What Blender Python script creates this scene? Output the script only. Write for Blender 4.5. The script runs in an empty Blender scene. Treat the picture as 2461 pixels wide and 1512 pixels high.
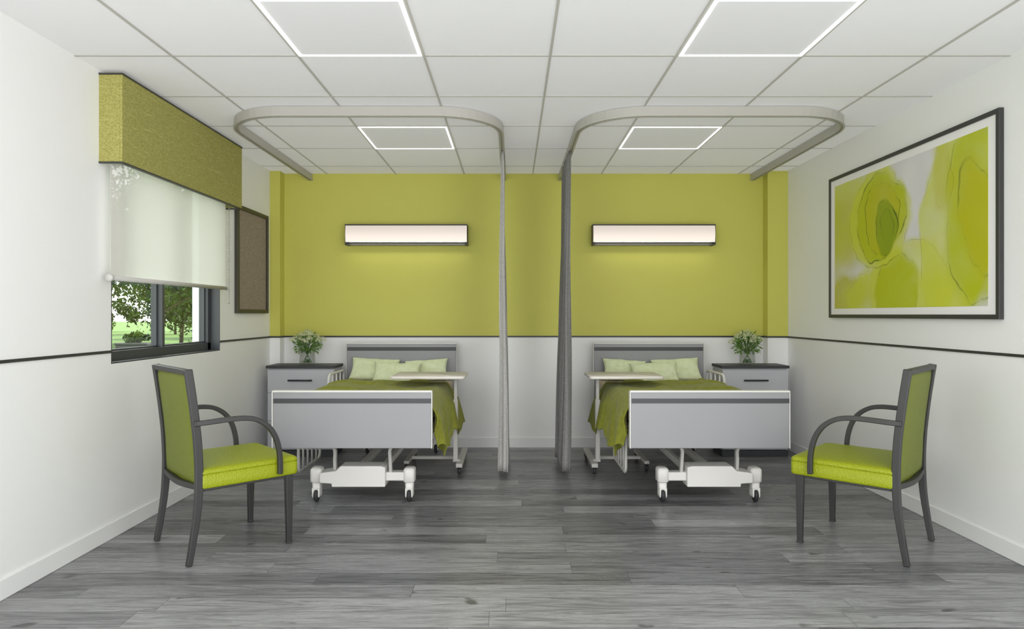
import bpy, math, random
from mathutils import Vector, Matrix, noise
random.seed(7)
scene = bpy.context.scene
COL = scene.collection

# ------------------------------------------------------------------ materials
def s2l(c):
    c = c/255.0
    return c/12.92 if c <= 0.04045 else ((c+0.055)/1.055)**2.4
def rgb(r, g, b): return (s2l(r), s2l(g), s2l(b), 1.0)

class NT:
    def __init__(self, name):
        self.m = bpy.data.materials.new(name); self.m.use_nodes = True
        self.t = self.m.node_tree; self.b = self.t.nodes['Principled BSDF']
        self.out = self.t.nodes['Material Output']
    def n(self, typ, **kw):
        x = self.t.nodes.new(typ)
        for k, v in kw.items(): setattr(x, k, v)
        return x
    def l(self, a, b): self.t.links.new(a, b)
    def put(self, sock, v):
        if isinstance(v, bpy.types.NodeSocket): self.l(v, sock)
        else: sock.default_value = v
    def math(self, op, a, b=0.0, c=None, clamp=False):
        x = self.n('ShaderNodeMath', operation=op); x.use_clamp = clamp
        self.put(x.inputs[0], a); self.put(x.inputs[1], b)
        if c is not None: self.put(x.inputs[2], c)
        return x.outputs[0]
    def mix(self, f, a, b, blend='MIX'):
        x = self.n('ShaderNodeMix', data_type='RGBA', blend_type=blend)
        self.put(x.inputs[0], f); self.put(x.inputs[6], a); self.put(x.inputs[7], b)
        return x.outputs[2]
    def sstep(self, v, lo, hi, a=0.0, b=1.0):
        x = self.n('ShaderNodeMapRange', interpolation_type='SMOOTHSTEP')
        self.put(x.inputs[0], v)
        for i, q in enumerate((lo, hi, a, b)): self.put(x.inputs[i+1], q)
        return x.outputs[0]
    def pos(self, mode='WORLD'):
        if mode == 'WORLD': return self.n('ShaderNodeNewGeometry').outputs['Position']
        return self.n('ShaderNodeTexCoord').outputs['Object']
    def scaled(self, v, s):
        x = self.n('ShaderNodeVectorMath', operation='MULTIPLY')
        self.l(v, x.inputs[0]); x.inputs[1].default_value = s
        return x.outputs[0]
    def noise(self, v, scale, detail=3, rough=0.5, dist=0.0):
        x = self.n('ShaderNodeTexNoise'); self.l(v, x.inputs['Vector'])
        x.inputs['Scale'].default_value = scale; x.inputs['Detail'].default_value = detail
        x.inputs['Roughness'].default_value = rough; x.inputs['Distortion'].default_value = dist
        return x.outputs['Fac']
    def bump(self, h, strength, dist=0.002):
        x = self.n('ShaderNodeBump'); x.inputs['Strength'].default_value = strength
        x.inputs['Distance'].default_value = dist
        self.l(h, x.inputs['Height']); self.l(x.outputs[0], self.b.inputs['Normal'])

def mat(name, col, rough=0.5, metal=0.0, var=0.04, vscale=8, bump=0, bscale=60, emit=None, estr=0, spec=0.5, mode='OBJ'):
    N = NT(name); v = N.pos(mode)
    f = N.noise(v, vscale, 3)
    dark = tuple(c*(1-var) for c in col[:3])+(1,); lite = tuple(min(1, c*(1+var)) for c in col[:3])+(1,)
    N.l(N.mix(f, dark, lite), N.b.inputs['Base Color'])
    N.b.inputs['Roughness'].default_value = rough; N.b.inputs['Metallic'].default_value = metal
    N.b.inputs['Specular IOR Level'].default_value = spec
    if bump: N.bump(N.noise(v, bscale, 4), bump)
    if emit:
        N.b.inputs['Emission Color'].default_value = emit; N.b.inputs['Emission Strength'].default_value = estr
    return N.m

M_white = mat('wall_white_paint', rgb(242, 242, 241), 0.6, var=0.01, bump=0.03, bscale=200)
M_green = mat('wall_green_paint', rgb(198, 196, 90), 0.6, var=0.02, bump=0.03, bscale=200)
M_base = mat('baseboard_white', rgb(236, 236, 235), 0.55, var=0.01)
FILL_GLOW = 0.12  # added fill light: ceiling tiles and grid glow though they are no lamps
M_tile = mat('ceiling_tile_fill_glow', rgb(212, 212, 212), 0.9, var=0.02, vscale=3, bump=0.05, bscale=250, emit=(1, 1, 1, 1), estr=FILL_GLOW)
M_grid = mat('ceiling_grid_metal_fill_glow', rgb(164, 162, 154), 0.5, var=0.02, emit=(1, .99, .95, 1), estr=FILL_GLOW*.5)
M_dark = mat('dark_trim', rgb(56, 56, 54), 0.45, var=0.05)
M_frame = mat('charcoal_frame', rgb(54, 54, 54), 0.4, var=0.06)
M_chairframe = mat('charcoal_metal', rgb(46, 46, 45), 0.42, var=0.06, spec=0.6)
M_winframe = mat('window_frame_metal', rgb(64, 67, 70), 0.4, var=0.05)
M_bedgrey = mat('bed_board_grey', rgb(152, 153, 156), 0.5, var=0.02)
M_bedstripe = mat('bed_board_stripe', rgb(70, 71, 74), 0.5, var=0.03)
M_bedwhite = mat('bed_white_plastic', rgb(228, 226, 221), 0.4, var=0.02)
M_tube = mat('tube_light_grey', rgb(194, 192, 187), 0.35, metal=0.0, var=0.02)
M_track = mat('track_aluminium', rgb(180, 177, 170), 0.4, metal=0.0, var=0.02)
M_rubber = mat('wheel_rubber', rgb(46, 46, 48), 0.6, var=0.08)
M_cab = mat('cabinet_light_grey', rgb(188, 189, 194), 0.45, var=0.01)
M_cabtop = mat('cabinet_top_charcoal', rgb(54, 55, 58), 0.5, var=0.05)
M_handle = mat('handle_black', rgb(46, 46, 48), 0.35, metal=0.3, var=0.05)
M_tabletop = mat('table_laminate', rgb(232, 226, 220), 0.4, var=0.01)
M_mattress = mat('mattress_cover', rgb(184, 168, 150), 0.8, var=0.04)
M_mat = mat('picture_mat_board', rgb(243, 241, 240), 0.9, var=0.01)
M_lens = mat('light_panel_lens', rgb(208, 208, 209), 0.8, var=0.01, emit=(1, 1, 1, 1), estr=FILL_GLOW)
M_led = mat('led_strip', rgb(255, 255, 255), 0.5, emit=(1, 0.99, 0.97, 1), estr=3.4)
M_down = mat('lamp_downlight', rgb(250, 245, 235), 0.5, emit=(1, 0.95, 0.86, 1), estr=11)
M_trunk = mat('tree_bark', rgb(60, 50, 38), 0.9, var=0.3, vscale=6, bump=0.4)
M_stem = mat('flower_stem', rgb(80, 112, 52), 0.6, var=0.2)
N = NT('lamp_diffuser'); v = N.pos('OBJ'); s_ = N.n('ShaderNodeSeparateXYZ'); N.l(v, s_.inputs[0])
N.b.inputs['Base Color'].default_value = rgb(100, 92, 88); N.b.inputs['Emission Color'].default_value = (1, .88, .78, 1)
N.l(N.sstep(s_.outputs[2], -.075, .07, .68, .46), N.b.inputs['Emission Strength']); M_diff = N.m

def leaf_mat(name, a, b, sc):
    N = NT(name); v = N.pos('OBJ')
    f = N.sstep(N.noise(v, sc, 3), 0.35, 0.65)
    N.l(N.mix(f, a, b), N.b.inputs['Base Color']); N.b.inputs['Roughness'].default_value = 0.6
    tr = N.n('ShaderNodeBsdfTranslucent'); N.l(N.mix(f, a, b), tr.inputs[0])
    mx = N.n('ShaderNodeMixShader'); mx.inputs[0].default_value = 0.35
    N.l(N.b.outputs[0], mx.inputs[1]); N.l(tr.outputs[0], mx.inputs[2]); N.l(mx.outputs[0], N.out.inputs[0])
    return N.m
M_leaf = leaf_mat('tree_leaves', rgb(14, 32, 8), rgb(72, 98, 28), 1.6)
M_fleaf = leaf_mat('bouquet_leaves', rgb(80, 122, 52), rgb(130, 166, 80), 25)
M_petal = leaf_mat('white_petals', rgb(234, 236, 206), rgb(206, 214, 160), 60)
M_grass = mat('grass', rgb(76, 104, 38), 0.9, var=0.35, vscale=1.3, bump=0.5, bscale=20)

def glassy(name, tint, base=.04, edge=.3):
    N = NT(name)
    tr = N.n('ShaderNodeBsdfTransparent'); tr.inputs[0].default_value = tint
    g = N.n('ShaderNodeBsdfGlossy'); g.inputs['Roughness'].default_value = 0.02
    lw = N.n('ShaderNodeLayerWeight'); lw.inputs[0].default_value = .25
    mx = N.n('ShaderNodeMixShader'); N.l(N.math('MULTIPLY_ADD', lw.outputs['Facing'], edge, base), mx.inputs[0])
    N.l(tr.outputs[0], mx.inputs[1]); N.l(g.outputs[0], mx.inputs[2]); N.l(mx.outputs[0], N.out.inputs[0])
    return N.m
M_glass = glassy('window_glass', (0.96, 0.98, 0.97, 1), .02, .12)
M_vase = glassy('vase_glass', (0.96, 0.97, 0.96, 1), .05, .35)

# roller shade: translucent fabric
N = NT('shade_fabric'); v = N.pos('WORLD')
w = N.noise(N.scaled(v, (1, 1, 1)), 260, 2)
N.l(N.mix(w, rgb(232, 232, 225), rgb(246, 245, 240)), N.b.inputs['Base Color']); N.b.inputs['Roughness'].default_value = 0.9
tl = N.n('ShaderNodeBsdfTranslucent'); tl.inputs[0].default_value = (0.93, 0.91, 0.88, 1)
tp = N.n('ShaderNodeBsdfTransparent')
m1 = N.n('ShaderNodeMixShader'); m1.inputs[0].default_value = 0.40
N.l(N.b.outputs[0], m1.inputs[1]); N.l(tl.outputs[0], m1.inputs[2])
m2 = N.n('ShaderNodeMixShader'); m2.inputs[0].default_value = 0.30
N.l(m1.outputs[0], m2.inputs[1]); N.l(tp.outputs[0], m2.inputs[2]); N.l(m2.outputs[0], N.out.inputs[0])
M_shade = N.m

# floor planks
N = NT('grey_wood_planks'); v = N.pos('WORLD')
sx = N.n('ShaderNodeSeparateXYZ'); N.l(v, sx.inputs[0])
X, Y = sx.outputs[0], sx.outputs[1]
PW, PL = 0.135, 1.4
yr = N.math('DIVIDE', Y, PW); row = N.math('FLOOR', yr)
wn = N.n('ShaderNodeTexWhiteNoise', noise_dimensions='1D'); N.l(row, wn.inputs['W'])
xr = N.math('ADD', N.math('DIVIDE', X, PL), N.math('MULTIPLY', wn.outputs['Value'], 7.31)); colm = N.math('FLOOR', xr)
cb = N.n('ShaderNodeCombineXYZ'); N.l(row, cb.inputs[0]); N.l(colm, cb.inputs[1])
wn2 = N.n('ShaderNodeTexWhiteNoise', noise_dimensions='3D'); N.l(cb.outputs[0], wn2.inputs['Vector'])
pid = wn2.outputs['Value']
cg = N.n('ShaderNodeCombineXYZ')
N.l(N.math('ADD', N.math('MULTIPLY', X, 1.6), N.math('MULTIPLY', pid, 37)), cg.inputs[0])
N.l(N.math('MULTIPLY', Y, 17), cg.inputs[1]); N.l(N.math('MULTIPLY', pid, 19), cg.inputs[2])
g1 = N.noise(cg.outputs[0], 1.3, 9, 0.70, 1.6)
cg2 = N.n('ShaderNodeCombineXYZ')
N.l(N.math('ADD', N.math('MULTIPLY', X, 6), N.math('MULTIPLY', pid, 11)), cg2.inputs[0])
N.l(N.math('MULTIPLY', Y, 170), cg2.inputs[1])
g2 = N.noise(cg2.outputs[0], 1.5, 4, 0.6)
base = N.mix(pid, rgb(80, 80, 83), rgb(156, 156, 157))
gf = N.sstep(g1, 0.36, 0.60)
c1 = N.mix(gf, N.mix(0.38, base, rgb(46, 46, 48)), N.mix(0.20, base, rgb(196, 196, 197)))
c2 = N.mix(N.math('MULTIPLY', N.sstep(g2, 0.38, 0.62), 0.30), c1, rgb(56, 56, 58))
kn = N.noise(N.scaled(cg.outputs[0], (1.6, 0.22, 1)), 2.2, 2)
c2 = N.mix(N.math('MULTIPLY', N.sstep(kn, 0.68, 0.76), 0.75), c2, rgb(40, 39, 40))
fy = N.math('FRACT', yr); fx = N.math('FRACT', xr)
ey = N.math('MULTIPLY', N.math('MINIMUM', fy, N.math('SUBTRACT', 1.0, fy)), PW)
ex = N.math('MULTIPLY', N.math('MINIMUM', fx, N.math('SUBTRACT', 1.0, fx)), PL)
e = N.sstep(N.math('MINIMUM', ex, ey), 0.0002, 0.0018)
c3 = N.mix(e, N.mix(0.7, c2, rgb(38, 38, 40)), c2)
N.l(c3, N.b.inputs['Base Color']); N.b.inputs['Specular IOR Level'].default_value = 0.5
N.l(N.sstep(g1, 0.3, 0.7, 0.36, 0.26), N.b.inputs['Roughness'])
N.bump(N.math('ADD', g1, N.math('MULTIPLY', e, 0.6)), 0.22, 0.002)
M_floor = N.m

def leather(name, c):
    N = NT(name); v = N.pos('OBJ')
    vo = N.n('ShaderNodeTexVoronoi'); N.l(v, vo.inputs['Vector']); vo.inputs['Scale'].default_value = 130
    f = N.noise(v, 9, 3)
    N.l(N.mix(f, tuple(q*0.93 for q in c[:3])+(1,), c), N.b.inputs['Base Color'])
    N.b.inputs['Roughness'].default_value = 0.45; N.b.inputs['Specular IOR Level'].default_value = 0.4
    N.bump(vo.outputs['Distance'], 0.6, 0.003); return N.m
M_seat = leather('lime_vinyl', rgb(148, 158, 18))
M_back_shaded = leather('lime_vinyl_back_shaded', rgb(114, 124, 24))  # same lime vinyl, with the backrest's shade put into a darker colour

def cloth(name, a, b, sc, stretch=(1, 1, 1), bump=0.3, rough=0.9, sheen=0.2):
    N = NT(name); v = N.scaled(N.pos('OBJ'), stretch)
    f = N.noise(v, sc, 5, 0.65)
    f2 = N.sstep(f, 0.35, 0.65)
    N.l(N.mix(f2, a, b), N.b.inputs['Base Color']); N.b.inputs['Roughness'].default_value = rough
    N.b.inputs['Sheen Weight'].default_value = sheen
    N.bump(f, bump, 0.003); return N.m
N = NT('valance_woven_fabric'); v = N.pos('OBJ')
fa = N.noise(N.scaled(v, (110, 110, 280)), 1.0, 3, .6); fb = N.noise(N.scaled(v, (7, 7, 150)), 1.0, 3, .6)
ff = N.sstep(fa, .35, .65); sl = N.sstep(fb, .60, .70)
cc = N.mix(ff, rgb(142, 139, 70), rgb(176, 171, 98)); cc = N.mix(N.math('MULTIPLY', sl, .55), cc, rgb(206, 200, 132))
N.l(cc, N.b.inputs['Base Color']); N.b.inputs['Roughness'].default_value = .8
N.bump(N.math('ADD', fa, sl), .4, .001); M_valance = N.m
M_blanket = cloth('olive_blanket', rgb(124, 128, 28), rgb(140, 143, 40), 30, (1, 1, 1), 0.1, sheen=0.1)
M_pillow = cloth('pale_green_pillow', rgb(212, 222, 178), rgb(224, 232, 196), 20, (1, 1, 1), 0.1)
M_cork = cloth('cork', rgb(120, 106, 88), rgb(154, 138, 118), 90, (1, 1, 1), 0.4)
def curtain_mat(name, a, b):
    N = NT(name); v = N.pos('WORLD')
    f = N.sstep(N.noise(N.scaled(v, (260, 260, 420)), 1.0, 2, .6), .35, .65)
    f2 = N.noise(v, 3.5, 3)
    c_ = N.mix(f, a, b); c_ = N.mix(N.math('MULTIPLY', f2, .25), c_, a)
    N.l(c_, N.b.inputs['Base Color']); N.b.inputs['Roughness'].default_value = 0.75
    N.bump(f, 0.3, 0.001); return N.m
M_curtA = curtain_mat('silver_curtain_weave', rgb(146, 144, 142), rgb(206, 204, 200))
M_curtB = curtain_mat('grey_curtain_weave', rgb(104, 103, 103), rgb(164, 162, 160))

# ------------------------------------------------------------------ mesh builder
class MB:
    def __init__(self): self.v = []; self.f = []; self.mi = []; self.sm = []
    def add(self, vs, fs, mi=0, sm=False):
        o = len(self.v); self.v += [tuple(p) for p in vs]
        for f in fs: self.f.append(tuple(i+o for i in f)); self.mi.append(mi); self.sm.append(sm)
        return self
    def box(self, x0, x1, y0, y1, z0, z1, mi=0):
        vs = [(x, y, z) for x in (x0, x1) for y in (y0, y1) for z in (z0, z1)]
        fs = [(0, 1, 3, 2), (4, 6, 7, 5), (0, 4, 5, 1), (2, 3, 7, 6), (0, 2, 6, 4), (1, 5, 7, 3)]
        return self.add(vs, fs, mi)
    def sweep(self, path, sec, up=(0, 0, 1), mi=0, sm=True, closed=False, scales=None):
        P = [Vector(p) for p in path]; n = len(P); k = len(sec); up = Vector(up).normalized(); vs = []
        for i, p in enumerate(P):
            if closed: t = P[(i+1) % n]-P[i-1]
            else: t = P[min(i+1, n-1)]-P[max(i-1, 0)]
            t.normalize(); side = t.cross(up)
            if side.length < 1e-4: side = t.cross(Vector((1, 0, 0)))
            side.normalize(); nn = side.cross(t)
            s = scales[i] if scales else 1
            if isinstance(s, (int, float)): s = (s, s)
            for a, b in sec: vs.append(p+side*a*s[0]+nn*b*s[1])
        fs = []
        for i in range(n if closed else n-1):
            j = (i+1) % n
            for q in range(k):
                r = (q+1) % k
                fs.append((i*k+q, i*k+r, j*k+r, j*k+q))
        self.add(vs, fs, mi, sm)
        if not closed:
            o = len(self.v)-len(vs)
            self.f.append(tuple(o+q for q in range(k))[::-1]); self.mi.append(mi); self.sm.append(False)
            self.f.append(tuple(o+(n-1)*k+q for q in range(k))); self.mi.append(mi); self.sm.append(False)
        return self
    def tube(self, path, r, up=(0, 0, 1), mi=0, k=12, closed=False, scales=None):
        return self.sweep(path, [(r*math.cos(2*math.pi*i/k), r*math.sin(2*math.pi*i/k)) for i in range(k)], up, mi, True, closed, scales)
    def bar(self, path, w, h, up=(0, 0, 1), mi=0, closed=False, scales=None):
        return self.sweep(path, [(-w/2, -h/2), (w/2, -h/2), (w/2, h/2), (-w/2, h/2)], up, mi, False, closed, scales)
    def lathe(self, prof, c, axis='z', mi=0, k=28, sm=True):
        vs = []
        for r, h in prof:
            for i in range(k):
                a = 2*math.pi*i/k; p = (r*math.cos(a), r*math.sin(a), h)
                if axis == 'x': p = (h, p[0], p[1])
                if axis == 'y': p = (p[0], h, p[1])
                vs.append((c[0]+p[0], c[1]+p[1], c[2]+p[2]))
        fs = []
        for j in range(len(prof)-1):
            for i in range(k):
                q = (i+1) % k; fs.append((j*k+i, j*k+q, (j+1)*k+q, (j+1)*k+i))
        self.add(vs, fs, mi, sm)
        o = len(self.v)-len(vs)
        if prof[0][0] > 1e-5: self.f.append(tuple(o+i for i in range(k))[::-1]); self.mi.append(mi); self.sm.append(False)
        if prof[-1][0] > 1e-5: self.f.append(tuple(o+(len(prof)-1)*k+i for i in range(k))); self.mi.append(mi); self.sm.append(False)
        return self
    def grid(self, fn, nu, nv, mi=0, sm=True, closeu=False):
        vs = [fn(i/(nu-1) if not closeu else i/nu, j/(nv-1)) for i in range(nu) for j in range(nv)]
        fs = []
        for i in range(nu if closeu else nu-1):
            for j in range(nv-1):
                a = ((i+1) % nu)*nv
                fs.append((i*nv+j, a+j, a+j+1, i*nv+j+1))
        return self.add(vs, fs, mi, sm)
    def rrect(self, x0, x1, y0, y1, r, prof, mi=0, sm=True, k=7):
        vs = []
        cs = [(x1-r, y1-r, 0), (x0+r, y1-r, 90), (x0+r, y0+r, 180), (x1-r, y0+r, 270)]
        cnt = 4*k; cx, cy = (x0+x1)/2, (y0+y1)/2
        hx, hy = (x1-x0)/2, (y1-y0)/2
        for ins, z in prof:
            for px, py, a0 in cs:
                for i in range(k):
                    a = math.radians(a0+90*i/(k-1)); qx = px+r*math.cos(a); qy = py+r*math.sin(a)
                    vs.append((cx+(qx-cx)*(1-ins/hx), cy+(qy-cy)*(1-ins/hy), z))
        fs = [(j*cnt+i, j*cnt+(i+1) % cnt, (j+1)*cnt+(i+1) % cnt, (j+1)*cnt+i) for j in range(len(prof)-1) for i in range(cnt)]
        self.add(vs, fs, mi, sm); o = len(self.v)-len(vs)
        self.f.append(tuple(o+i for i in range(cnt))[::-1]); self.mi.append(mi); self.sm.append(False)
        self.f.append(tuple(o+(len(prof)-1)*cnt+i for i in range(cnt))); self.mi.append(mi); self.sm.append(sm)
        return self
    def obj(self, name, mats, parent=None, bevel=0, label=None, solid=0, seg=2, fix=True):
        if not isinstance(mats, (list, tuple)): mats = [mats]
        xs = [p[0] for p in self.v]; ys = [p[1] for p in self.v]; zs = [p[2] for p in self.v]
        c = Vector(((min(xs)+max(xs))/2, (min(ys)+max(ys))/2, (min(zs)+max(zs))/2))
        me = bpy.data.meshes.new(name)
        me.from_pydata([(p[0]-c.x, p[1]-c.y, p[2]-c.z) for p in self.v], [], self.f)
        for m in mats: me.materials.append(m)
        for p, mi, sm in zip(me.polygons, self.mi, self.sm): p.material_index = mi; p.use_smooth = sm
        if fix:
            import bmesh
            bm = bmesh.new(); bm.from_mesh(me); bmesh.ops.recalc_face_normals(bm, faces=bm.faces); bm.to_mesh(me); bm.free()
        me.update()
        o = bpy.data.objects.new(name, me); COL.objects.link(o); o.location = c
        if parent is not None:
            off = Vector((0, 0, 0)); q = parent
            while q is not None: off += q.location; q = q.parent
            o.parent = parent; o.location = c-off
        if solid:
            s = o.modifiers.new('s', 'SOLIDIFY'); s.thickness = solid; s.offset = 0
        if bevel:
            b = o.modifiers.new('b', 'BEVEL'); b.width = bevel; b.segments = seg; b.limit_method = 'ANGLE'; b.angle_limit = math.radians(40)
        if label: o['label'] = label
        return o

def root(name, loc, label, cat, group=None):
    e = bpy.data.objects.new(name, None); e.empty_display_size = 0.1; COL.objects.link(e)
    e.location = loc; e['label'] = label; e['category'] = cat
    if group: e['group'] = group
    return e
def copy_tree(o, parent=None):
    c = o.copy(); COL.objects.link(c)
    if parent is not None: c.parent = parent
    for ch in list(o.children): copy_tree(ch, c)
    return c
def struct(o, label=None):
    o['kind'] = 'structure'
    if label: o['label'] = label
    return o
def cat(pts, n=6):
    P = [Vector(p) for p in pts]; out = []
    for i in range(len(P)-1):
        a = P[max(i-1, 0)]; b = P[i]; c = P[i+1]; d = P[min(i+2, len(P)-1)]
        for k in range(n):
            t = k/n
            out.append(0.5*((2*b)+(-a+c)*t+(2*a-5*b+4*c-d)*t*t+(-a+3*b-3*c+d)*t**3))
    out.append(P[-1]); return out

# ------------------------------------------------------------------ room
XL, XR, YB, YF, HC = -2.115, 2.41, 6.04, 0.75, 2.433
RZ = 0.987
m = MB(); m.box(XL-.2, XR+.2, YF, YB+.2, -.1, 0)
struct(m.obj('floor', M_floor), 'grey wood-look plank floor')
WY0, WY1, WZ0, WZ1 = 3.58, 4.914, 0.922, 2.12
m = MB()
m.box(XL-.2, XL, YF, WY0, 0, HC+.05); m.box(XL-.2, XL, WY1, YB+.2, 0, HC+.05)
m.box(XL-.2, XL, WY0, WY1, 0, WZ0); m.box(XL-.2, XL, WY0, WY1, WZ1, HC+.05)
struct(m.obj('wall_left', M_white), 'white painted wall with window opening')
m = MB(); m.box(XR, XR+.2, YF, YB+.2, 0, HC+.05)
struct(m.obj('wall_right', M_white), 'white painted wall')
m = MB()
for z0, z1, mi in ((0, RZ, 0), (RZ, HC+.05, 1)):
    m.box(XL, XR, YB, YB+.2, z0, z1, mi)
    m.box(XL, -2.026, 5.927, YB, z0, z1, mi)
    m.box(2.233, XR, 5.927, YB, z0, z1, mi)
struct(m.obj('wall_back', [M_white, M_green]), 'two-tone wall, olive green above white')
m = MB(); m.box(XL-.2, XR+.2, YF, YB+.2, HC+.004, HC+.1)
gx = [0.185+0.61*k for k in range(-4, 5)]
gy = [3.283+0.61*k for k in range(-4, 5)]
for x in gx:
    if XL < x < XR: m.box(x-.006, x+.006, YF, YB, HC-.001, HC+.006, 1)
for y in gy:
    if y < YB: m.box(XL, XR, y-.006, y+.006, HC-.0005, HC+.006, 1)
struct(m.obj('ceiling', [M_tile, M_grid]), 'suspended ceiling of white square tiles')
BH = .088
m = MB(); m.box(XL, XL+.009, YF, 5.927, 0, BH); struct(m.obj('baseboard_left', M_base, bevel=.004))
m = MB(); m.box(XR-.009, XR, YF, 5.927, 0, BH); struct(m.obj('baseboard_right', M_base, bevel=.004))
m = MB(); m.box(-2.026, 2.233, YB-.009, YB, 0, BH); m.box(XL+.009, -2.017, 5.918, 5.927, 0, BH); m.box(2.224, XR-.009, 5.918, 5.927, 0, BH)
struct(m.obj('baseboard_back', M_base, bevel=.003))
t = .006; z0, z1 = RZ-.007, RZ+.007
m = MB(); m.box(XL, XL+t, YF, WY0-.001, z0, z1); m.box(XL, XL+t, WY1+.001, 5.927, z0, z1); struct(m.obj('trim_1', M_dark), 'thin dark wall trim line')
m = MB(); m.box(-2.026, 2.233, YB-t, YB, z0, z1); m.box(XL+t, -2.020, 5.927-t, 5.927, z0, z1); m.box(2.227, XR-t, 5.927-t, 5.927, z0, z1)
m.box(-2.026, -2.020, 5.927, YB-t, z0, z1); m.box(2.227, 2.233, 5.927, YB-t, z0, z1)
struct(m.obj('trim_2', M_dark), 'thin dark wall trim line')
m = MB(); m.box(XR-t, XR, YF, 5.927, z0, z1); struct(m.obj('trim_3', M_dark), 'thin dark wall trim line')

# window
m = MB(); a, b = XL-.13, XL-.065
l = .008
m.box(b, XL+.001, WY0, WY0+l, WZ0, WZ1); m.box(b, XL+.001, WY1-l, WY1, WZ0, WZ1); m.box(b, XL+.001, WY0, WY1, WZ0, WZ0+l); m.box(b, XL+.001, WY0, WY1, WZ1-l, WZ1)
w = .05
m.box(a, b, WY0, WY0+w, WZ0, WZ1); m.box(a, b, WY1-w, WY1, WZ0, WZ1); m.box(a, b, WY0, WY1, WZ0, WZ0+w+.01); m.box(a, b, WY0, WY1, WZ1-w, WZ1)
mid = (WY0+WY1)/2
m.box(a, b-.01, mid-.015, mid+.025, WZ0+w, WZ1-w)
m.box(a+.02, b+.010, mid-.035, mid-.005, WZ0+w, WZ1-w)
for q0, q1 in ((WY0+w, mid-.035), (mid+.025, WY1-w)):
    m.box(a+.01, b-.02, q0, q0+.014, WZ0+w, WZ1-w); m.box(a+.01, b-.02, q1-.014, q1, WZ0+w, WZ1-w); m.box(a+.01, b-.02, q0, q1, WZ0+w, WZ0+w+.02)
struct(m.obj('window_1', M_winframe, bevel=.002), 'dark grey metal framed sliding window')
m = MB(); m.box(a+.025, a+.029, WY0+w, WY1-w, WZ0+w, WZ1-w)
g = struct(m.obj('window_2', M_glass), 'clear window glass pane')

# ------------------------------------------------------------------ ceiling panels
def panel(x0, y0):
    x1, y1 = x0+.61, y0+.61; e = .009
    r = root('ceiling_light_panel', (x0+.305, y0+.305, HC), 'square recessed LED ceiling panel with glowing border', 'ceiling light', 'LED ceiling panels')
    m = MB(); m.box(x0+e, x1-e, y0+e, y1-e, HC-.003, HC+.003); m.obj('diffuser_panel', M_lens, r)
    m = MB(); w = .016 if y0 < 4 else .010; X0, X1, Y0, Y1 = x0+e, x1-e, y0+e, y1-e; za, zb = HC-.005, HC-.003
    m.box(X0, X1, Y0, Y0+w, za, zb); m.box(X0, X1, Y1-w, Y1, za, zb); m.box(X0, X0+w, Y0+w, Y1-w, za, zb); m.box(X1-w, X1, Y0+w, Y1-w, za, zb)
    m.obj('led_border', M_led, r)
    return r
for y in (0.843, 2.673, 4.503):
    for x in (-1.035, 0.795): panel(x, y)

# ------------------------------------------------------------------ curtain tracks & curtains
def track(x0, x1, y0, y1, r, lab):
    pts = [(x0, y1)]
    for k in range(13):
        a = math.radians(180+90*k/12); pts.append((x0+r+r*math.cos(a), y0+r+r*math.sin(a)))
    for k in range(13):
        a = math.radians(270+90*k/12); pts.append((x1-r+r*math.cos(a), y0+r+r*math.sin(a)))
    pts.append((x1, y1))
    m = MB()
    P = [(p[0], p[1], HC-.026) for p in pts]
    m.bar(P, .030, .050)
    P = [(p[0], p[1], HC-.054) for p in pts]
    m.sweep(P, [(-.019, -.005), (-.006, -.005), (-.006, .005), (-.019, .005)], sm=False)
    m.sweep(P, [(.006, -.005), (.019, -.005), (.019, .005), (.006, .005)], sm=False)
    o = m.obj('curtain_track', M_track)
    for p in o.data.polygons: p.use_smooth = False
    o['label'] = lab; o['category'] = 'curtain track'; o['group'] = 'curtain tracks on ceiling'
track(-1.79, -.072, 4.085, YB, .40, 'U-shaped light metal ceiling curtain track')
track(.43, 2.135, 4.085, YB, .40, 'U-shaped light metal ceiling curtain track')

def curtain(xt, xb, y0, y1, matl, lab, ph, at, ab, drift):
    def f(u, v):
        z = 2.372-v*(2.372-.035)
        s = v**1.25
        amp = (at+(ab-at)*s)*(.75+.4*math.sin(u*17+ph*3))
        th = u*math.pi*2*10+ph
        y = y0+(y1-y0)*u+0.014*math.sin(2.1*th)*(.3+.7*s)
        x = xt+(xb-xt)*s+drift*s*(u-.4)+amp*math.sin(th+.35*math.sin(v*5+u*9))+.004*math.sin(v*9+u*20)
        return (x, y, z)
    m = MB(); m.grid(f, 240, 44)
    r = root('privacy_curtain', ((xt+xb)/2, (y0+y1)/2, 0), lab, 'curtain')
    m.obj('curtain_fabric', matl, r, solid=.002)
    m = MB()
    for k in range(12):
        y = y0+(y1-y0)*(k+.5)/12
        m.tube([(xt, y, 2.373), (xt, y, 2.360)], .004, up=(1, 0, 0), k=8)
    h = m.obj('curtain_hooks', M_track, r)
    h['kind'] = 'stuff'
curtain(-.074, -.060, 4.93, 5.55, M_curtA, 'silver grey woven privacy curtain pushed open', .4, .011, .034, .02)
curtain(.418, .392, 4.93, 5.55, M_curtB, 'dark grey woven privacy curtain pushed open', 1.9, .011, .036, -.02)

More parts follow.
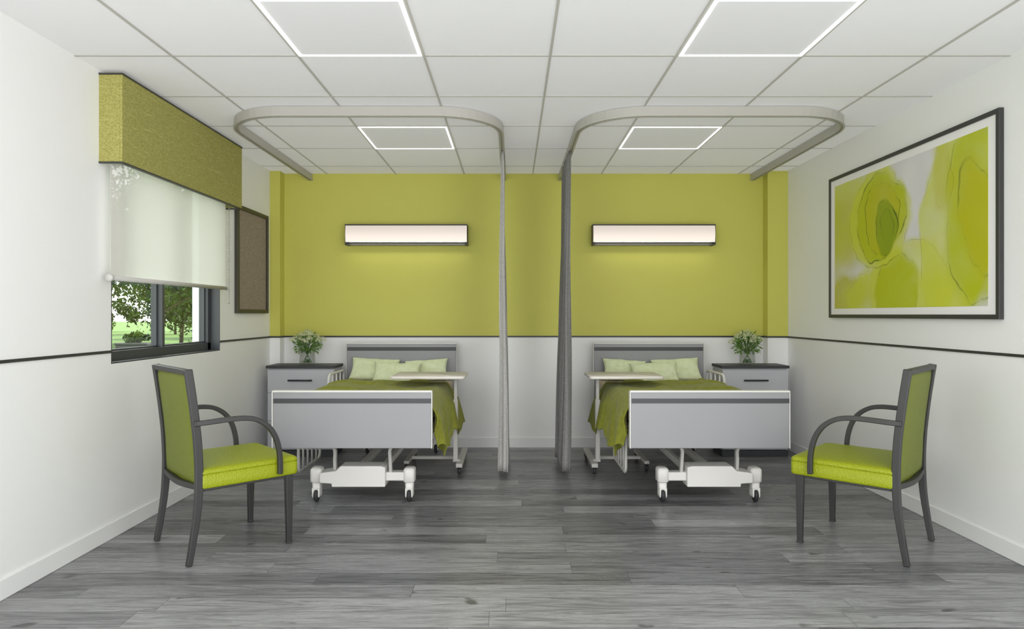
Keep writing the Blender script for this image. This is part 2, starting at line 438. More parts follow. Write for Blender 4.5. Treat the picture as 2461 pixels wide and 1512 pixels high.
# ------------------------------------------------------------------ sconces
def sconce(x0, x1):
    z0, z1 = 1.806, 1.972; yf = 5.93
    r = root('wall_lamp', ((x0+x1)/2, YB, z0), 'long white linear wall lamp with dark metal trim', 'wall lamp', 'linear wall lamps above beds')
    m = MB(); m.box(x0+.01, x1-.01, YB-.03, YB, z0+.012, z1-.012)
    m.box(x0, x1, yf-.004, YB, z1-.010, z1); m.box(x0, x1, yf-.004, yf+.035, z0, z0+.010)
    m.box(x0+.004, x1-.004, 5.990, 5.996, z0-.012, z0+.05)  # back lip added to block the downlight from the wall just below
    for xx in (x0, x1-.02): m.box(xx, xx+.02, yf, YB, z0-.014, z0)
    for xx in (x0, x1-.004): m.box(xx, xx+.004, yf, YB, z0, z1)
    m.obj('housing', M_frame, r, bevel=.0015)
    m = MB()
    m.grid(lambda u, v: (x0+.005+u*(x1-x0-.01), yf+.004-.010*math.sin(v*math.pi), z0+.011+v*(z1-z0-.022)), 2, 12)
    m.obj('diffuser', M_diff, r)
    m = MB(); m.box(x0+.03, x1-.03, yf+.038, yf+.058, z0+.012, z0+.016)
    m.obj('downlight_lens', M_down, r)
sconce(-1.461, -.39); sconce(.706, 1.78)

# ------------------------------------------------------------------ nightstands
def nightstand(x0, x1):
    yf = 5.64
    yb = 5.915 if abs(x0) > 2.02 or x1 > 2.233 else 6.02
    r = root('nightstand', ((x0+x1)/2, (yf+yb)/2, 0), 'light grey bedside cabinet with charcoal top', 'nightstand', 'bedside cabinets')
    m = MB(); m.box(x0+.004, x1-.004, yf+.018, yb, .055, .735); m.obj('body', M_cab, r, bevel=.002)
    m = MB(); m.box(x0-.006, x1+.006, yf-.012, yb, .735, .758); m.obj('cabinet_top', M_cabtop, r, bevel=.003)
    m = MB(); m.box(x0+.004, x1-.004, yf+.022, yb, 0, .055); m.box(x0, x1, yf+.002, yf+.022, 0, .052); m.obj('plinth', M_cabtop, r, bevel=.002)
    for za, zb in ((.535, .722), (.30, .531), (.062, .296)):
        m = MB(); m.box(x0+.006, x1-.006, yf, yf+.018, za, zb); d = m.obj('drawer', M_cab, r, bevel=.002)
        c = (x0+x1)/2; zc = (za+zb)/2+.008
        m = MB(); m.tube([(c-.10, yf-.025, zc), (c+.10, yf-.025, zc)], .007)
        for sx_ in (-.08, .08): m.tube([(c+sx_, yf-.025, zc), (c+sx_, yf, zc)], .005)
        m.obj('handle', M_handle, d)
nightstand(-2.037, -1.476); nightstand(1.746, 2.297)

# ------------------------------------------------------------------ flowers
def blossom(cx, cy, cz, r, seed):
    rnd = random.Random(seed); m = MB()
    for k in range(60):
        z = rnd.uniform(-.35, 1); a = rnd.uniform(0, 6.283); q = math.sqrt(1-z*z)
        n = Vector((q*math.cos(a), q*math.sin(a), z)); c = Vector((cx, cy, cz))+n*r*rnd.uniform(.82, 1.05)
        t1 = n.orthogonal().normalized(); t2 = n.cross(t1); s = r*.23
        ro = rnd.uniform(0, 1.5)
        vs = [c]
        for j in range(8):
            an = ro+j*math.pi/4; rad = s if j % 2 == 0 else s*.45
            vs.append(c+(t1*math.cos(an)+t2*math.sin(an))*rad+n*(.25*s if j % 2 == 0 else .1*s))
        m.add(vs, [(0, 1+j, 1+(j+1) % 8) for j in range(8)], 0, False)
    return m
def bouquet(cx, cy, z, seed):
    rnd = random.Random(seed)
    r = root('flower_arrangement', (cx, cy, z), 'glass vase of white blossoms and green leaves', 'flowers', 'flower vases on nightstands')
    m = MB(); R, H = .066, .128
    m.lathe([(0.0, .001), (R-.004, .001), (R, .006), (R, H), (R-.004, H), (R-.004, .012), (0.0, .012)], (cx, cy, z))
    m.obj('vase', M_vase, r)
    heads = []
    for k in range(19):
        if k == 0: dx, dy, dz = 0, 0, .278
        else:
            a = k*2.399; q = .045+.085*((k % 3)/2.0)
            dx, dy = q*math.cos(a), q*math.sin(a)*.8; dz = .280-.62*q+rnd.uniform(-.012, .012)
        heads.append((dx, dy, dz))
    for i, (dx, dy, dz) in enumerate(heads):
        p = cat([(cx-dx*.3, cy-dy*.3, z+.014), (cx+dx*.1, cy+dy*.1, z+.10), (cx+dx, cy+dy, z+dz)], 5)
        m = MB(); m.tube(p, .0026, up=(0.3, 1, 0), k=7); m.obj('stem', M_stem, r)
        blossom(cx+dx, cy+dy, z+dz, rnd.uniform(.022, .031), seed*50+i).obj('blossom', M_petal, r, fix=False)
    m = MB()
    for k in range(460):
        a = rnd.uniform(0, 6.283); el = rnd.uniform(-.7, .55) if k % 5 else rnd.uniform(.4, 1.3)
        d = Vector((math.cos(a)*math.cos(el), math.sin(a)*math.cos(el)*.85, math.sin(el)))
        st = Vector((cx, cy, z+.165))+d*rnd.uniform(.04, .11); L = rnd.uniform(.022, .042)
        d2 = (d+Vector((rnd.uniform(-.5, .5), rnd.uniform(-.5, .5), rnd.uniform(-.4, .5)))).normalized()
        sd = d2.cross(Vector((rnd.uniform(-1, 1), rnd.uniform(-1, 1), rnd.uniform(-1, 1)))).normalized()*L*.15
        e = st+d2*L; mdl = st+d2*L*.5; up = Vector((0, 0, L*.08))
        m.add([st, mdl+sd+up, e, mdl-sd+up, mdl], [(0, 1, 4), (1, 2, 4), (2, 3, 4), (3, 0, 4)], 0, False)
    o = m.obj('foliage', M_fleaf, r, fix=False); o['kind'] = 'stuff'
bouquet(-1.746, 5.79, .758, 3); bouquet(2.007, 5.79, .758, 5)

# ------------------------------------------------------------------ beds
def pillow_obj(cx, cy, cz, w, h, t, tilt, yaw, roll, seed, grp, lab):
    off = seed*3.1
    m = MB()
    for sgn in (1, -1):
        def f(u, v, sgn=sgn):
            a = u*2-1; b = v*2-1
            k = max(0, (1-a*a)*(1-b*b))**.42
            px = a*w/2*(1-.10*(1-abs(b)**1.6)*abs(a)**4); pz = b*h/2*(1-.14*(1-abs(a)**1.6)*abs(b)**4)
            n = noise.noise(Vector((a*2.2+off, b*2.2, sgn*2)))*.020*k
            r_ = math.sin(7*math.atan2(b, a)+off)*.004*(a*a+b*b)*k
            return (px, sgn*(t/2*k)+n+r_, pz)
        m.grid(f, 34, 28)
    o = m.obj('pillow', M_pillow)
    import bmesh
    bm = bmesh.new(); bm.from_mesh(o.data); bmesh.ops.remove_doubles(bm, verts=bm.verts, dist=.0004); bmesh.ops.recalc_face_normals(bm, faces=bm.faces); bm.to_mesh(o.data); bm.free()
    o.location = (cx, cy, cz); o.rotation_euler = (math.radians(tilt), math.radians(roll), math.radians(yaw))
    o['label'] = lab; o['category'] = 'pillow'; o['group'] = grp
    return o

def bed(cx, m_, bx):
    """m_ = +1 when the centre aisle is on the +x side"""
    r = root('hospital_bed', (cx, 4.98, 0), 'hospital bed with grey boards and white wheeled base', 'bed', 'hospital beds')
    m = MB(); W = .475
    m.box(cx-W, cx+W, 5.885, 5.92, .30, .937); m.obj('headboard', M_bedgrey, r, bevel=.006)
    m = MB(); m.box(cx-W+.004, cx+W-.004, 5.882, 5.886, .869, .900); m.obj('headboard_stripe', M_bedstripe, r)
    m = MB(); m.box(cx-W, cx+W, 5.880, 5.886, .929, .9375); m.box(cx-W-.004, cx-W, 5.882, 5.92, .30, .937); m.box(cx+W, cx+W+.004, 5.882, 5.92, .30, .937)
    m.obj('headboard_edging', M_bedwhite, r, bevel=.001)
    m = MB(); m.box(cx-W, cx+W, 4.06, 4.095, .381, .722); m.obj('footboard', M_bedgrey, r, bevel=.005)
    m = MB(); m.box(cx-W+.006, cx+W-.002, 4.057, 4.061, .652, .680); m.obj('footboard_stripe', M_bedstripe, r)
    m = MB(); m.box(cx-W-.003, cx+W+.003, 4.055, 4.097, .717, .727); m.box(cx-W-.005, cx-W+.001, 4.055, 4.097, .381, .72); m.box(cx+W-.001, cx+W+.004, 4.055, 4.097, .381, .72)
    m.obj('footboard_edging', M_bedwhite, r, bevel=.0015)
    m = MB(); m.box(cx-.455, cx-.41, 4.095, 5.885, .42, .49); m.box(cx+.41, cx+.455, 4.095, 5.885, .42, .49)
    for y in (4.1, 4.7, 5.3, 5.82): m.box(cx-.41, cx+.41, y, y+.06, .43, .49)
    m.box(cx-.42, cx+.42, 4.11, 5.87, .488, .50)
    m.obj('bed_frame', M_bedwhite, r, bevel=.006)
    m = MB(); m.rrect(cx-.45, cx+.45, 4.115, 5.865, .06, [(.02, .50), (.005, .508), (0, .525), (0, .600), (.006, .612), (.022, .62)])
    m.obj('mattress', M_mattress, r)
    m = MB()
    m.box(bx-.29, bx+.29, 4.27, 4.34, .135, .190); m.box(bx-.29, bx+.29, 5.775, 5.825, .135, .175)
    m.box(bx-.10, bx-.06, 4.33, 5.78, .13, .175); m.box(bx+.06, bx+.10, 4.33, 5.78, .13, .175)
    m.obj('base_frame', M_bedwhite, r, bevel=.008)
    m = MB(); s = m_
    xa, xb = bx-.185*s, bx+.15*s
    prof = [(xa, .105), (xb, .105), (xb, .228), (xb-.03*s, .236), (xa+.055*s, .236), (xa+.025*s, .205), (xa-.055*s, .195), (xa-.075*s, .19), (xa-.075*s, .13), (xa, .125)]
    vs = [(p[0], 4.235, p[1]) for p in prof]+[(p[0], 4.365, p[1]) for p in prof]; n = len(prof)
    m.add(vs, [tuple(range(n)), tuple(range(n, 2*n))[::-1]]+[(i, (i+1) % n, n+(i+1) % n, n+i) for i in range(n)])
    m.obj('motor_cover', M_bedwhite, r, bevel=.006)
    for sx_ in (-1, 1):
        for yb in (4.305, 5.80):
            x = bx+sx_*.293
            m = MB()
            m.rrect(x-.036, x+.036, yb-.045, yb+.045, .020, [(.008, .124), (0, .132), (0, .203), (.006, .213), (.016, .218)])
            m.rrect(x-.026, x+.026, yb-.035, yb+.035, .016, [(.006, .066), (.001, .075), (0, .13)])
            m.rrect(x-.024, x-.013, yb-.04, yb+.03, .005, [(.003, .03), (0, .04), (0, .09)])
            m.rrect(x+.013, x+.024, yb-.04, yb+.03, .005, [(.003, .03), (0, .04), (0, .09)])
            c = m.obj('caster', M_bedwhite, r)
            m = MB(); m.lathe([(.01, -.012), (.034, -.012), (.040, -.008), (.042, 0), (.040, .008), (.034, .012), (.01, .012)], (x+s*.002, yb-.016, .042), 'x')
            m.obj('wheel', M_rubber, c)
    for sx_ in (-1, 1):
        m = MB(); x = bx+sx_*.175
        m.bar(cat([(x+sx_*.018, 4.28, .43), (x+sx_*.017, 4.28, .37), (x-sx_*.002, 4.28, .325), (x+sx_*.0, 4.285, .26), (x, 4.30, .18)], 5), .018, .03, up=(0, 1, 0))
        m.obj('lift_arm', M_tube, r)
        m = MB(); m.bar(cat([(x+sx_*.018, 5.80, .43), (x+sx_*.017, 5.80, .37), (x-sx_*.002, 5.80, .325), (x, 5.80, .26), (x, 5.80, .17)], 5), .018, .03, up=(0, 1, 0))
        m.obj('lift_arm', M_tube, r)
    x = cx-m_*.492
    def loop(m, x, y0, y1, z0, z1, rr, bars):
        pts = []
        for (cy, cz, a0) in ((y1-rr, z1-rr, 0), (y0+rr, z1-rr, 90), (y0+rr, z0+rr, 180), (y1-rr, z0+rr, 270)):
            for k in range(7):
                a = math.radians(a0+15*k); pts.append((x, cy+rr*math.cos(a), cz+rr*math.sin(a)))
        m.tube(pts, .010, up=(1, 0, 0), closed=True)
        for k in range(bars):
            y = y0+(y1-y0)*(k+1)/(bars+1); m.tube([(x, y, z0), (x, y, z1)], .007, up=(1, 0, 0))
    m = MB(); loop(m, x, 5.36, 5.84, .53, .705, .05, 3)
    m.tube([(x, 5.62, .53), (x+m_*.02, 5.62, .455)], .012, up=(0, 1, 0)); m.tube([(x, 5.62, .455), (x+m_*.05, 5.62, .455)], .012, up=(0, 0, 1))
    m.obj('side_rail', M_bedwhite, r)
    m = MB(); x = cx-.43-.03
    loop(m, x+.02, 4.44, 4.94, .145, .40, .05, 4)
    m.tube([(x+.02, 4.69, .39), (x+.02, 4.69, .44)], .012, up=(0, 1, 0))
    m.obj('side_rail', M_tube, r)
    # blanket
    s = m_
    H = lambda y: .345+.045*math.sin((y-4.13)*8.5+2.2)+.022*math.sin((y-4.13)*24)
    def f(u, v):
        y = 4.135+v*(5.34-4.135)
        top = .636; xi = .462; xo = -.458
        Lo = .10; Lt = xi-xo; Ld = (top-H(y))
        sN = u
        if sN < .12:
            k = 1-sN/.12; x = xo-.012*math.sin(min(k*1.6, 1)*1.57)-.012*k; z = top-Lo*k**1.3
        elif sN < .5:
            k = (sN-.12)/.38; x = xo+Lt*k
            ed = min(x-xo, xi-x); fall = min(1, ed/.08)
            nz = noise.noise(Vector((x*4, y*3, .3)))
            f1 = max(0, 1-abs(math.sin(x*7+y*5+2.5*nz))*3.2); f2 = max(0, 1-abs(math.sin(x*5-y*9+3*nz+1))*4)
            z = top+.006+(.014*nz+.016*f1+.012*f2+.006)*fall
            z -= .010*max(0, 1-ed/.04)**2
        else:
            k = (sN-.5)/.5
            z = top-.010-Ld*k
            sh = abs(math.sin(y*12.5+.9*math.sin(y*5)+k*1.2))
            wv = (sh**.6-.55)*.062*k**.7+math.sin(y*41+2+k*2)*.010*k
            fl = .022+.05*k*(0.3+.9*max(0, (y-4.5)/.8))
            x = xi+min(k*8, 1)*.012+fl*min(1, k*3)+wv*min(1, k*4)
            y = y+.03*k*math.sin(y*11)+(.05*k*max(0, (y-4.8)/.5))
        if v > .88: z += .012*math.sin((v-.88)/.12*math.pi)
        return (cx+s*x, y, z+.003)
    m = MB(); m.grid(f, 130, 130)
    o = m.obj('blanket', M_blanket, r, solid=.008)
    g = 'pillows on bed'
    P = 'plump pale green pillow leaning on headboard'
    pillow_obj(cx-m_*.215, 5.785, .712, .42, .225, .10, -34, 0, m_*3, 1+cx, g, P)
    pillow_obj(cx+m_*.225, 5.785, .706, .38, .215, .10, -34, 0, -m_*4, 2+cx, g, P)
    pillow_obj(cx+m_*.00, 5.64, .694, .40, .215, .10, -38, 0, m_*2, 3+cx, g, 'plump pale green pillow propped on other pillows')
bed(-.957, 1, -.942); bed(1.185, -1, 1.245)

# ------------------------------------------------------------------ overbed tables
def obt(xp, m_):
    s = m_
    r = root('overbed_table', (xp, 5.2, 0), 'white overbed table on wheeled metal base', 'table', 'overbed tables')
    xa, xb = sorted((xp+.085*s, xp-.455*s))
    m = MB(); m.rrect(xa, xb, 4.88, 5.28, .035, [(.004, .716), (0, .719), (0, .733), (.003, .737)]); m.obj('tabletop', M_tabletop, r)
    m = MB(); m.box(min(xp-.14*s, xp+.02*s), max(xp-.14*s, xp+.02*s), 5.08, 5.16, .696, .716); m.box(xp-.012, xp+.012, 5.105, 5.135, .45, .70); m.obj('upper_post', M_tube, r, bevel=.003)
    m = MB(); m.box(xp-.017, xp+.017, 5.095, 5.145, .09, .545); m.obj('post', M_tube, r, bevel=.004)
    m = MB(); xf = xp+.035*s; x2 = xp-.37*s
    m.box(min(xp-.02*s, xf), max(xp-.02*s, xf)+0.0, 5.09, 5.15, .075, .095)
    m.box(min(xf, x2), max(xf, x2), 5.27, 5.31, .058, .082)
    m.box(xf-.024, xf+.024, 4.99, 5.62, .055, .085); m.box(x2-.02, x2+.02, 5.10, 5.56, .058, .082)
    m.obj('base', M_tube, r, bevel=.005)
    for x, ys in ((xf, (5.03, 5.58)), (x2, (5.13, 5.53))):
        for y in ys:
            m = MB(); m.box(x-.016, x-.012, y-.015, y+.015, .02, .058); m.box(x+.012, x+.016, y-.015, y+.015, .02, .058); m.box(x-.016, x+.016, y-.012, y+.012, .050, .059)
            c = m.obj('caster', M_dark, r)
            m = MB(); m.lathe([(.005, -.010), (.022, -.010), (.0255, -.005), (.0255, .005), (.022, .010), (.005, .010)], (x, y, .0258), 'x'); m.obj('wheel', M_rubber, c)
obt(-.425, 1); obt(.645, -1)

# ------------------------------------------------------------------ chairs
def chair():
    r = root('armchair', (0, 0, 0), 'lime green vinyl armchair with charcoal metal frame', 'chair', 'visitor armchairs')
    py = [(0, -.250), (.1, -.233), (.25, -.212), (.40, -.204), (.55, -.209), (.67, -.220), (.8, -.236), (.924, -.254)]
    def yz(z):
        for (a, b), (c, d) in zip(py, py[1:]):
            if z <= c: return b+(d-b)*(z-a)/(c-a)
        return py[-1][1]
    for sx_ in (-1, 1):
        path = cat([(sx_*.2475, y, z) for z, y in py], 4)
        m = MB(); sc = [(.72+.28*min(1, p.z/.35), 1) for p in path]
        m.bar(path, .036, .028, up=(1, 0, 0), scales=sc); m.obj('leg', M_chairframe, r, bevel=.004)
        m = MB()
        n = 10; path = [(sx_*(.243+.004*(1-k/n)), .243, .36*k/n) for k in range(n+1)]
        sc = [(.68+.32*k/n) for k in range(n+1)]
        m.bar(path, .038, .036, up=(1, 0, 0), scales=sc)
        m.box(sx_*.247-.015, sx_*.247+.015, .228, .258, 0, .008)
        m.obj('leg', M_chairframe, r, bevel=.003)
        ap = cat([(sx_*.262, -.222, .668), (sx_*.270, -.16, .671), (sx_*.276, -.08, .675), (sx_*.281, .0, .674), (sx_*.284, .06, .660), (sx_*.286, .115, .622), (sx_*.287, .152, .565), (sx_*.287, .172, .495), (sx_*.286, .178, .43), (sx_*.285, .178, .372)], 6)
        m = MB(); m.bar(ap, .024, .026, up=(1, 0, 0)); m.box(min(sx_*.245, sx_*.272), max(sx_*.245, sx_*.272), -.232, -.206, .655, .681)
        m.obj('armrest', M_chairframe, r, bevel=.004)
    m = MB(); m.bar([(-.235, yz(.91), .911), (.235, yz(.91), .911)], .034, .026); m.obj('top_rail', M_chairframe, r, bevel=.004)
    m = MB(); m.bar(cat([(-.24, -.204, .365), (-.12, -.215, .357), (0, -.219, .353), (.12, -.215, .357), (.24, -.204, .365)], 4), .03, .026)
    m.bar([(-.2475, -.2, .352), (-.243, .24, .352)], .022, .022); m.bar([(.2475, -.2, .352), (.243, .24, .352)], .022, .022); m.bar([(-.24, .24, .352), (.24, .24, .352)], .022, .022)
    m.obj('seat_frame', M_chairframe, r, bevel=.003)
    m = MB()
    for sg in (1, -1):
        def f(u, v, sg=sg):
            a = u*2-1; z = .372+v*(.898-.372); b = v*2-1
            k = max(0, (1-abs(a)**8)*(1-abs(b)**10))**.5
            th = (.030 if sg > 0 else .013)
            return (a*.232, yz(z)+sg*th*k+.004*(1-a*a)*sg, z)
        m.grid(f, 22, 26)
    m.obj('backrest', M_back_shaded, r)
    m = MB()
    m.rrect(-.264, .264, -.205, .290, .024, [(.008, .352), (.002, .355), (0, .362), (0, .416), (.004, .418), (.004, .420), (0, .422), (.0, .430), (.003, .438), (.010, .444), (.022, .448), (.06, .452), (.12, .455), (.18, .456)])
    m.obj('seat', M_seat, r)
    return r
c1_ = chair(); c1_.location = (-1.505, 3.5375, 0); c1_.rotation_euler = (0, 0, math.radians(-46.8))
c2_ = copy_tree(c1_); c2_.location = (1.842, 3.5375, 0); c2_.rotation_euler = (0, 0, math.radians(46.8))

# ------------------------------------------------------------------ window treatment
r = root('window_valance', (XL, 4.25, 1.965), 'box valance in olive woven fabric with dark edging', 'valance')
y0, y1, x1, za, zb = 3.474, 5.014, -1.995, 1.965, 2.412
m = MB(); m.box(x1-.015, x1, y0, y1, za, zb); m.box(XL, x1-.015, y0, y0+.008, za, zb); m.box(XL, x1-.015, y1-.015, y1, za, zb); m.box(XL, x1-.015, y0+.008, y1-.015, zb-.02, zb)
m.obj('valance_fabric', M_valance, r, bevel=.002)
m = MB()
for z in (za-.007, zb):
    m.box(x1-.018, x1+.003, y0-.003, y1+.003, z, z+.008); m.box(XL, x1-.018, y0-.003, y0+.010, z, z+.008); m.box(XL, x1-.018, y1-.018, y1+.003, z, z+.008)
m.obj('edging', M_dark, r)
r = root('roller_shade', (-2.055, 4.18, 1.37), 'white translucent roller shade partly lowered', 'window shade')
xs = -2.062; ya, yb = 3.487, 4.885
m = MB(); m.box(xs-.0006, xs+.0006, ya, yb, 1.378, 2.34); m.obj('shade_fabric', M_shade, r)
m = MB(); m.tube([(xs, ya, 2.345), (xs, yb, 2.345)], .025, up=(1, 0, 0), k=20); m.obj('roller', M_tube, r)
m = MB(); m.tube([(xs, ya-.004, 1.372), (xs, yb+.01, 1.372)], .013, up=(1, 0, 0), k=16); m.obj('bottom_rail', M_tube, r)
for y, R in ((ya-.012, .021), (yb+.014, .016)):
    m = MB(); m.lathe([(.001, -.012), (R*.7, -.010), (R, -.004), (R, .004), (R*.7, .010), (.001, .012)], (xs, y, 1.372), 'y'); m.obj('end_cap', M_tube, r)
m = MB()
for dy in (0, .018):
    z = 2.30
    while z > 1.275:
        m.lathe([(.0005, -.0035), (.0032, -.0015), (.0032, .0015), (.0005, .0035)], (xs+.012, yb+.022+dy, z), k=6); z -= .0125
m.tube([(xs+.012, yb+.022, 1.27), (xs+.012, yb+.031, 1.262), (xs+.012, yb+.040, 1.27)], .0028, up=(1, 0, 0), k=6)
m.obj('pull_chain', mat('chain_grey', rgb(150, 150, 148), .4), r)

# cork board
r = root('cork_board', (XL, 5.5, 1.19), 'brown cork notice board with dark frame', 'notice board')
y0, y1, za, zb, w = 5.17, 5.82, 1.193, 2.025, .03
m = MB(); x0, x1 = XL, XL+.03
m.box(x0, x1, y0, y0+w, za, zb); m.box(x0, x1, y1-w, y1, za, zb); m.box(x0, x1, y0+w, y1-w, za, za+w); m.box(x0, x1, y0+w, y1-w, zb-w, zb)
m.obj('frame', mat('bronze_frame', rgb(60, 57, 44), .45), r, bevel=.003)
m = MB(); m.box(XL, XL+.015, y0+w, y1-w, za+w, zb-w); m.obj('cork_panel', M_cork, r)

# ------------------------------------------------------------------ framed art
N = NT('abstract_ink_painting'); v = N.pos('OBJ')
s3 = N.n('ShaderNodeSeparateXYZ'); N.l(v, s3.inputs[0])
S = N.math('MULTIPLY', s3.outputs[1], -1.0); T = s3.outputs[2]
def onoise(sc, off, det=3, ro=.55):
    cb_ = N.n('ShaderNodeVectorMath', operation='ADD'); N.l(v, cb_.inputs[0]); cb_.inputs[1].default_value = (off, off*2, off*3)
    return N.noise(cb_.outputs[0], sc, det, ro)
def noff(sc, off, amp): return N.math('MULTIPLY', N.math('SUBTRACT', onoise(sc, off), .5), amp)
def warp(k):
    a = N.math('ADD', S, N.math('ADD', noff(1.9, 1+k, .30), noff(6, 4+k, .05)))
    b = N.math('ADD', T, N.math('ADD', noff(1.9, 7+k, .30), noff(6, 9+k, .05)))
    return a, b
W0 = warp(0); W1 = warp(13); W2 = warp(29)
def dist(W, cx, cy, rx, ry, rot=0):
    dx = N.math('SUBTRACT', W[0], cx); dy = N.math('SUBTRACT', W[1], cy); c_, s_ = math.cos(rot), math.sin(rot)
    a = N.math('DIVIDE', N.math('ADD', N.math('MULTIPLY', dx, c_), N.math('MULTIPLY', dy, s_)), rx)
    b = N.math('DIVIDE', N.math('SUBTRACT', N.math('MULTIPLY', dy, c_), N.math('MULTIPLY', dx, s_)), ry)
    return N.math('SQRT', N.math('ADD', N.math('MULTIPLY', a, a), N.math('MULTIPLY', b, b)))
pale = rgb(212, 209, 214); lime = rgb(182, 192, 0); wash = rgb(204, 210, 54); deep = rgb(136, 158, 0); ink = rgb(62, 86, 14); gold = rgb(186, 184, 0)
vein = onoise(4.5, 40, 4)
colr = N.mix(N.sstep(onoise(1.4, 50, 2), .35, .7), pale, rgb(232, 231, 229))
def veil(colr, d, fill, alpha, inner=1.0, out=.25, edge=0.0, width=.025):
    m_ = N.sstep(d, 1.0-out, 1.0+out*.4, 1.0, 0.0)
    ins = N.sstep(d, 0.15, 0.95, inner, 1.0)
    tex = N.sstep(onoise(3.0, 60+alpha*10, 4, .6), .2, .7, .7, 1.0)
    al = N.math('MULTIPLY', N.math('MULTIPLY', m_, ins), N.math('MULTIPLY', tex, alpha))
    colr = N.mix(al, colr, fill)
    if edge:
        e_ = N.sstep(N.math('ABSOLUTE', N.math('SUBTRACT', d, 1.0-out*.45)), 0.0, width, 1.0, 0.0)
        colr = N.mix(N.math('MULTIPLY', e_, N.sstep(vein, .42, .62, .06, edge)), colr, ink)
    return colr
colr = veil(colr, dist(W1, -.66, .22, .48, .38), wash, .9, 1, .45)
colr = veil(colr, dist(W1, -.70, .05, .32, .34), gold, .7, .8, .6)
colr = veil(colr, dist(W2, -.68, -.36, .40, .17), gold, .98, .9, .4)
colr = veil(colr, dist(W2, -.10, -.40, .62, .24), wash, .95, .85, .22, .2, .02)
colr = veil(colr, dist(W1, .10, -.34, .42, .30), wash, .8, .8, .15, .35, .02)
colr = veil(colr, dist(W0, -.02, -.38, .22, .28), lime, .97, .95, .18, .6, .03)
colr = veil(colr, dist(W1, -.22, .15, .36, .36), wash, .95, .8, .14, .5, .02)
colr = veil(colr, dist(W0, -.21, .16, .29, .32), lime, .98, .9, .14, .95, .03)
colr = veil(colr, dist(W2, -.17, .14, .21, .25), gold, .7, .9, .2, .8, .035)
colr = veil(colr, dist(W0, -.12, .08, .12, .19, .2), deep, .95, .9, .18, 1.0, .06)
colr = veil(colr, dist(W0, -.11, .07, .075, .13, .2), deep, .7, .9, .3, .8, .06)
colr = veil(colr, dist(W2, .55, .0, .32, .66, -.12), wash, .95, .85, .15, .5, .015)
colr = veil(colr, dist(W1, .74, .10, .33, .56, -.2), lime, .95, .85, .22, .6, .02)
colr = veil(colr, dist(W0, .76, -.02, .20, .36, .3), gold, .95, .9, .35, .6, .04)
colr = veil(colr, dist(W2, .46, .30, .12, .22, .2), gold, .6, .8, .5, .3, .03)
fb_ = N.math('MULTIPLY', N.sstep(onoise(2.6, 80, 5, .6), .6, .8), .22)
colr = N.mix(fb_, colr, rgb(232, 234, 180))
N.l(colr, N.b.inputs['Base Color']); N.b.inputs['Roughness'].default_value = .5
M_art = N.m
r = root('framed_picture', (XR, 4.215, 1.16), 'large framed lime green abstract ink painting', 'picture')
y0, y1, za, zb, w = 3.323, 5.11, 1.159, 2.198, .024; x0, x1 = XR-.026, XR
m = MB(); m.box(x0, x1, y0, y0+w, za, zb); m.box(x0, x1, y1-w, y1, za, zb); m.box(x0, x1, y0+w, y1-w, za, za+w); m.box(x0, x1, y0+w, y1-w, zb-w, zb)
m.obj('frame', M_frame, r, bevel=.002)
m = MB(); m.box(XR-.018, XR, y0+w, y1-w, za+w, zb-w); m.obj('mat_board', M_mat, r)
m = MB(); m.box(XR-.0195, XR-.018, 3.409, 5.026, 1.226, 2.128); m.obj('painting', M_art, r)

# ------------------------------------------------------------------ outside
def gz(x): return -.15+(min(-x, 9)-2.3)*.09
m = MB(); m.grid(lambda u, v: (-2.4-u*u*80, -10+v*80, gz(-2.4-u*u*80)), 30, 2)
struct(m.obj('ground', M_grass), 'grass lawn outside the window')
def leafcloud(n, R, rnd, sz, ncl=16):
    m = MB(); cl = []
    for k in range(ncl):
        d = Vector((rnd.gauss(0, 1), rnd.gauss(0, 1), rnd.gauss(0, 1))).normalized()*rnd.uniform(.25, .85)
        cl.append((Vector((d.x*R[0], d.y*R[1], d.z*R[2])), rnd.uniform(.22, .42)))
    for k in range(n):
        c, q = rnd.choice(cl); d = Vector((rnd.gauss(0, 1), rnd.gauss(0, 1), rnd.gauss(0, 1))).normalized()*q*rnd.uniform(.6, 1.05)*min(R[0], R[1])
        p = c+d; a = Vector((rnd.gauss(0, 1), rnd.gauss(0, 1), rnd.gauss(0, .5))).normalized(); b = a.orthogonal().normalized(); b.rotate(Matrix.Rotation(rnd.uniform(0, 6), 3, a))
        s = sz*rnd.uniform(.6, 1.3); c2 = a.cross(b)
        m.add([p-b*s, p-c2*s*.45, p+b*s, p+c2*s*.45], [(0, 1, 2, 3)])
    return m
def tree(x, y, seed, zc):
    rn = random.Random(seed); z = gz(x)
    r = root('tree', (x, y, z), 'leafy green garden tree', 'tree', 'trees outside the window')
    m = MB(); m.tube(cat([(x, y, z-.1), (x+.06, y, z+1.2), (x-.05, y+.1, z+2.4), (x, y, z+3.6)], 5), .05, up=(0, 1, 0), k=10, scales=[1-.05*i for i in range(16)])
    for k in range(7):
        a = k*2.4; h = .9+.3*k; m.tube(cat([(x, y, z+h), (x+.6*math.cos(a), y+.6*math.sin(a), z+h+.35), (x+1.2*math.cos(a), y+1.2*math.sin(a), z+h+.5)], 4), .018, up=(0.1, 0.2, 1), k=7)
    m.obj('trunk', M_trunk, r)
    lm = leafcloud(17000, (1.75, 1.75, 2.1), rn, .05, 44)
    lm.v = [(p[0]+x, p[1]+y, p[2]+z+zc) for p in lm.v]
    o = lm.obj('foliage', M_leaf, r, fix=False); o['kind'] = 'stuff'
    return r
T0 = tree(-6.6, 12.6, 1, 2.45)
T1 = tree(-8.2, 16.8, 2, 2.25)
k = 0
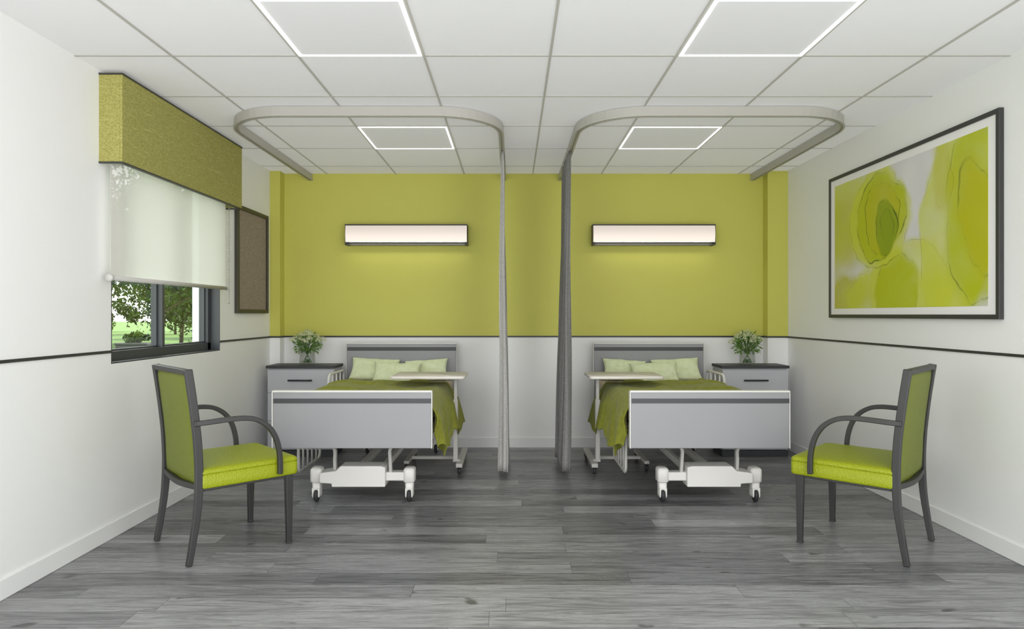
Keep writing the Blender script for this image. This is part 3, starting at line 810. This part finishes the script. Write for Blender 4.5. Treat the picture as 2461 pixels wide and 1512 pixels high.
for (x, y) in ((-10.8, 14.4), (-12.4, 18.8), (-8.6, 21.2), (-16.4, 22.8), (-12.4, 25.0)):
    c = copy_tree(T0 if k % 2 else T1); c.location = (x, y, gz(x)); c.rotation_euler = (0, 0, k*1.3); k += 1
def hedge(x, y, seed):
    z = gz(x); r = root('hedge', (x, y, z), 'dense green garden hedge', 'hedge', 'garden hedges')
    lm = leafcloud(14000, (2.8, .8, .8), random.Random(seed), .06, 60); lm.v = [(p[0]+x, p[1]+y, p[2]+z+.8) for p in lm.v]
    o = lm.obj('foliage', M_leaf, r, fix=False); o['kind'] = 'stuff'
    m = MB(); m.tube([(x, y, z-.05), (x+.02, y, z+.6)], .05, up=(0, 1, 0), k=8)
    m.obj('trunk', M_trunk, r)
hedge(-18.2, 28.6, 4); hedge(-12.2, 28.9, 5)
def planter(x, y):
    z = gz(x)
    r = root('planter', (x, y, z), 'dark garden planter with low shrub', 'planter', 'garden planters')
    m = MB(); m.box(x-.32, x+.32, y-.2, y+.2, z-.12, z+.22); m.box(x-.34, x+.34, y-.22, y+.22, z+.22, z+.26); m.obj('planter_box', M_dark, r, bevel=.01)
    lm = leafcloud(900, (.30, .20, .12), random.Random(int(y*10)), .04); lm.v = [(p[0]+x, p[1]+y, p[2]+z+.36) for p in lm.v]
    o = lm.obj('shrub', M_leaf, r, fix=False); o['kind'] = 'stuff'
planter(-7.75, 14.0); planter(-6.2, 13.9)

# ------------------------------------------------------------------ light
w = bpy.data.worlds.new('World'); scene.world = w; w.use_nodes = True
nt = w.node_tree; bg = nt.nodes['Background']
tc = nt.nodes.new('ShaderNodeTexCoord'); sp = nt.nodes.new('ShaderNodeSeparateXYZ'); nt.links.new(tc.outputs['Generated'], sp.inputs[0])
cr = nt.nodes.new('ShaderNodeValToRGB'); nt.links.new(sp.outputs[2], cr.inputs[0])
cr.color_ramp.elements[0].color = (1, 1, 1, 1); cr.color_ramp.elements[1].color = (.92, .96, 1, 1)
nt.links.new(cr.outputs[0], bg.inputs[0]); bg.inputs[1].default_value = 2.6
sun = bpy.data.lights.new('sun', 'SUN'); sun.energy = 7.0; sun.angle = .02; sun.color = (1, .95, .85)
so = bpy.data.objects.new('sun', sun); COL.objects.link(so); so.rotation_euler = Vector((.62, .30, .75)).to_track_quat('Z', 'Y').to_euler(); so.location = (6, 8, 9)

cam = bpy.data.cameras.new('camera'); co = bpy.data.objects.new('camera', cam); COL.objects.link(co)
co.location = (0, 0, 1.183); co.rotation_euler = (math.radians(90), 0, 0)
cam.sensor_fit = 'HORIZONTAL'; cam.sensor_width = 36; cam.lens = 36*1631/2461; cam.clip_start = .05
scene.camera = co
scene.view_settings.view_transform = 'Standard'
scene.view_settings.look = 'None'
scene.view_settings.exposure = 0.52
